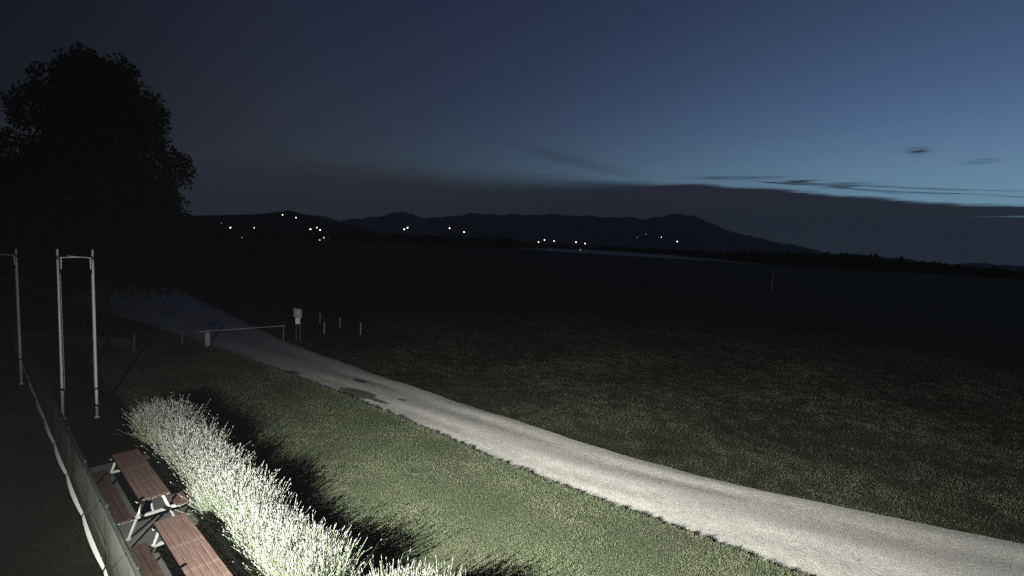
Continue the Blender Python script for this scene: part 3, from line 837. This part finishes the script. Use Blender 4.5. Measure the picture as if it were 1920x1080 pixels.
# ------------------------------------------------------------------ far woodland: masses of trees nobody could count
def at_az(az, r): return r * math.sin(R(az)), r * math.cos(R(az))
def woodland(name, label, az0, az1, rfun, hfun, n, size):
    A = rng.uniform(az0, az1, n); r = rfun(A) * (1 + rng.uniform(0, .10, n))
    seg = np.floor(A * 900 / 57.3 / 7.5 * rfun(A) / 400).astype(int)
    hh = hfun(A) * (.74 + .26 * ((np.sin(seg * 12.9898) * 43758.5453) % 1))
    u = rng.uniform(0, 1, n) ** .75
    fr = np.abs(((A * 900 / 57.3 / 7.5 * rfun(A) / 400) % 1) - .5) * 2
    z = u * hh * (1 - .35 * fr ** 2)
    P = np.stack([r * np.sin(np.radians(A)), r * np.cos(np.radians(A)), z + terrain(r, A)], -1)
    a = rng.normal(0, 1, (n, 3)); a /= np.linalg.norm(a, axis=1)[:, None]
    s = np.cross(a, rng.normal(0, 1, (n, 3))); s /= np.linalg.norm(s, axis=1)[:, None]
    L = (size * rng.uniform(.5, 1.3, n) * rfun(A) / 350)[:, None]
    V = np.stack([P - a * L * .5, P + s * L * .4, P + a * L * .5, P - s * L * .4], 1).reshape(-1, 3)
    me = mesh_np(name, V, np.arange(n * 4).reshape(-1, 4)); tint(me, np.repeat(rng.uniform(0, .7, n), 4))
    tag(link(name, me, M['leaf']), label, 'woodland', kind='stuff')
woodland('right_woodland', 'black line of distant trees along the horizon on the right', 21.5, 60,
         lambda a: 500 + 0 * a, lambda a: np.interp(a, [21, 25, 30, 36, 41, 45, 60], [11, 14.4, 15.4, 14.6, 10.2, 7.4, 7.0]) + 1.0 * np.sin(a * 3.1), 26000, 1.5)
FE_R = lambda a: np.interp(a, [-40, -30, -18, -6, 2, 8, 22], [260, 420, 560, 640, 720, 690, 560])
woodland('field_edge_woodland', 'low black tree line across the far edge of the field', -40, 22, FE_R,
         lambda a: np.maximum(6 + FE_R(a) * np.interp(a, [-40, -35, -33, -31, -28, -25, -22, -19.5, -17, -13, -9, -6, -2.5, 0, 2, 4, 6, 7.5, 10, 14, 18, 22],
                                             [.014, .015, .011, .001, .003, .006, .005, .014, .012, .013, .017, .013, .021, .017, .006, .004, .010, .003, .007, .010, .011, .014]) - terrain(FE_R(a), a), 2.5) + .7 * np.sin(a * 5.3), 34000, 1.6)

# ------------------------------------------------------------------ town lights and houses beyond the field
# azimuth (deg), tangent of elevation, kind, label
HZ = [(-30.52, .0060, 'lamp_white', 'leftmost bright town light, right of the dark bushes'),
      (-28.35, .0083, 'lamp_white', 'single bright town light left of the pair up on the hill'),
      (-25.70, .0348, 'lamp_dim', 'small upper light of the two high on the left hill'),
      (-24.40, .0314, 'lamp_dim', 'small lower light of the two high on the left hill'),
      (-22.95, .0109, 'lamp_white', 'left light of the bright trio below the left hill'),
      (-22.30, .0146, 'lamp_dim', 'dim upper light of the trio below the left hill'),
      (-21.97, .0109, 'lamp_white', 'right light of the bright trio below the left hill'),
      (-12.89, .0209, 'lamp_white', 'lower light of the close pair under the pointed hill'),
      (-12.54, .0245, 'lamp_white', 'upper light of the close pair under the pointed hill'),
      (-7.70, .0280, 'lamp_warm', 'warm orange town light left of the picture centre'),
      (-6.00, .0220, 'lamp_white', 'town light just right of the warm orange one'),
      (2.89, .0089, 'lamp_dim', 'leftmost light of the village lights right of centre'),
      (3.57, .0138, 'lamp_white', 'brightest village light right of centre, second from the left'),
      (4.71, .0126, 'lamp_dim', 'third of the village lights right of centre'),
      (7.28, .0126, 'lamp_white', 'village light beside the pale lit house'),
      (8.34, .0105, 'lamp_warm', 'warm dim light in front of the pale lit house'),
      (14.24, .0280, 'lamp_faint', 'faint left light of the faint pair left of the round hill'),
      (15.16, .0350, 'lamp_faint', 'faint upper light of the faint pair left of the round hill'),
      (-31.30, .0130, 'lamp_faint', 'faint light up beside the huge tree, left of all town lights'),
      (16.88, .0300, 'lamp_dim', 'small light at the foot of the round hill'),
      (18.63, .0229, 'lamp_white', 'rightmost light, low under the round hill')]
def build_lights():
    proto = {}
    for (az, e, k, lab) in HZ:
        gap = lambda q: CAM_H + e * q - float(terrain(q, az))
        rs = np.arange(470, 2600, 10.0); gs = np.array([gap(q) for q in rs])
        ok = np.nonzero((gs <= 8.5) & (gs >= 4.0))[0]
        best = float(rs[ok[0]]) if len(ok) else float(rs[np.argmin(np.abs(gs - 8.0))])
        r = best; x, y = at_az(az, r); zg = float(terrain(r, az)); zt = CAM_H + e * r
        h = zt - zg
        root = empty('street_lamp', (x, y, zg), R(-az)); tag(root, lab, 'street light', 'lights of the far village')
        MB().lathe([(.12, 0), (.09, h * .5), (.06, h + .2)], (0, 0, 0), 7).build('post', M['cap'], root)
        MB().tube((0, 0, h + .2), (0, -1.0, h + .35), .05, .04, 6).build('arm', M['cap'], root)
        q = r / 600.0
        s = {'lamp_white': .70, 'lamp_warm': .62, 'lamp_dim': .52, 'lamp_faint': .45}[k] * q * random.uniform(.8, 1.12)
        MB().lathe([(.05, s * .9), (s * .7, s * .6), (s, 0), (s * .75, -s * .55), (.05, -s * .8)], (0, -1.0, h), 10).build('lamp_head', M[k], root, True)
build_lights()
def house(az, r, w, dp, h, lab, lit):
    x, y = at_az(az, r); zg = float(terrain(r, az)) - .3
    root = empty('far_house', (x, y, zg), R(-az) + random.uniform(-.5, .5)); tag(root, lab, 'house', 'houses of the far village')
    MB().box((0, 0, h / 2), (w, dp, h)).build('wall', M['plaster'], root)
    rh = dp * .42; e = .5
    V = [(-w / 2 - e, -dp / 2 - e, h), (w / 2 + e, -dp / 2 - e, h), (w / 2 + e, dp / 2 + e, h), (-w / 2 - e, dp / 2 + e, h), (-w / 2 - e, 0, h + rh), (w / 2 + e, 0, h + rh)]
    b = MB(); b.add(V, [(3, 2, 1, 0), (0, 1, 5, 4), (2, 3, 4, 5), (0, 4, 3), (1, 2, 5)]); rf = b.build('roof', M['tiles'], root)
    MB().box((w * .25, 0, h + rh), (.7, .7, 1.4)).build('chimney', M['plaster'], rf)
    for k in range(3):
        for z in (1.6, 4.2):
            if z > h - 1: continue
            on = (k, z) in lit
            wn = MB().box((-w * .32 + k * w * .32, -dp / 2 - .01, z), (1.1, .08, 1.3)).build('window', M['signlight'], root)
            MB().box((-w * .32 + k * w * .32, -dp / 2 - .06, z), (.9, .04, 1.1)).build('pane', M['window_lit'] if on else M['glass'], wn)
    MB().box((w * .45, -dp / 2 - .02, 1.0), (1.0, .08, 2.0)).build('door', M['board'], root)
house(8.30, 610, 12, 8, 5.6, 'pale lit house at the right of the village lights', {(0, 1.6), (1, 1.6), (2, 1.6), (0, 4.2)})
house(4.2, 640, 11, 8, 5.4, 'dim house between the village lights right of centre', {(1, 1.6)})
house(-21.6, 520, 12, 8, 5.6, 'dim house beside the bright trio of lights', {(0, 1.6), (1, 4.2)})
house(-29.8, 420, 10, 7, 5.2, 'dim house by the leftmost town lights', {(2, 1.6)})

# ------------------------------------------------------------------ mist lying in the field, and the thin evening haze
def vol(name, col, dens, aniso=0.0):
    m = bpy.data.materials.new(name); m.use_nodes = True; t = m.node_tree
    for n in list(t.nodes): t.nodes.remove(n)
    p = t.nodes.new('ShaderNodeVolumePrincipled'); p.inputs['Color'].default_value = c4(*col); p.inputs['Density'].default_value = dens
    p.inputs['Anisotropy'].default_value = aniso
    o = t.nodes.new('ShaderNodeOutputMaterial'); t.links.new(p.outputs[0], o.inputs['Volume'])
    return m
def build_mist():
    P = chaikin([(182, 352), (160, 400), (128, 455), (84, 520), (30, 590)], 2)
    Q, s = resample(P, 40)
    V, F = [], []
    K = 10
    for i in range(40):
        t = i / 39; tan = Q[min(i + 1, 39)] - Q[max(i - 1, 0)]; tan = tan / np.hypot(*tan); nn = np.array([tan[1], -tan[0]])
        w = (14 + 70 * t) * (math.sin(math.pi * min(max(t * .94 + .03, 0), 1)) ** .5) * (1 + .25 * math.sin(i * 1.1))
        hh = (2.0 + 2.6 * t) * (1 + .3 * math.sin(i * .9 + 1)) * math.sin(math.pi * (t * .94 + .03)) ** .5
        for k in range(K):
            a = 2 * math.pi * k / K
            p = Q[i] + nn * w * math.cos(a); rr = math.hypot(*p); az = math.degrees(math.atan2(p[0], p[1]))
            V.append((p[0], p[1], float(terrain(rr, az)) + .9 + hh * (.5 + .5 * math.sin(a))))
    for i in range(39):
        for k in range(K): F.append((i * K + k, i * K + (k + 1) % K, (i + 1) * K + (k + 1) % K, (i + 1) * K + k))
    F.append(tuple(range(K - 1, -1, -1))); F.append(tuple(39 * K + k for k in range(K)))
    import bmesh
    me = bpy.data.meshes.new('mist'); me.from_pydata(V, [], F); me.update()
    bm = bmesh.new(); bm.from_mesh(me); bmesh.ops.recalc_face_normals(bm, faces=bm.faces); bm.to_mesh(me); bm.free()
    for p in me.polygons: p.use_smooth = True
    tag(link('mist', me, vol('mist_air', (.95, .97, 1.0), .028)), 'pale strip of ground mist lying across the far field', 'mist', kind='stuff')
build_mist()
HAZE = True
if HAZE:
    b = MB(); b.box((0, 0, 0), (52000, 52000, 1800)); hz = b.build('haze', vol('haze_air', (.9, .94, 1.0), 3.0e-5)); hz.location = (0, 0, 895)
    hz.data.materials[0].cycles.volume_sampling = 'EQUIANGULAR'
    tag(hz, kind='stuff')
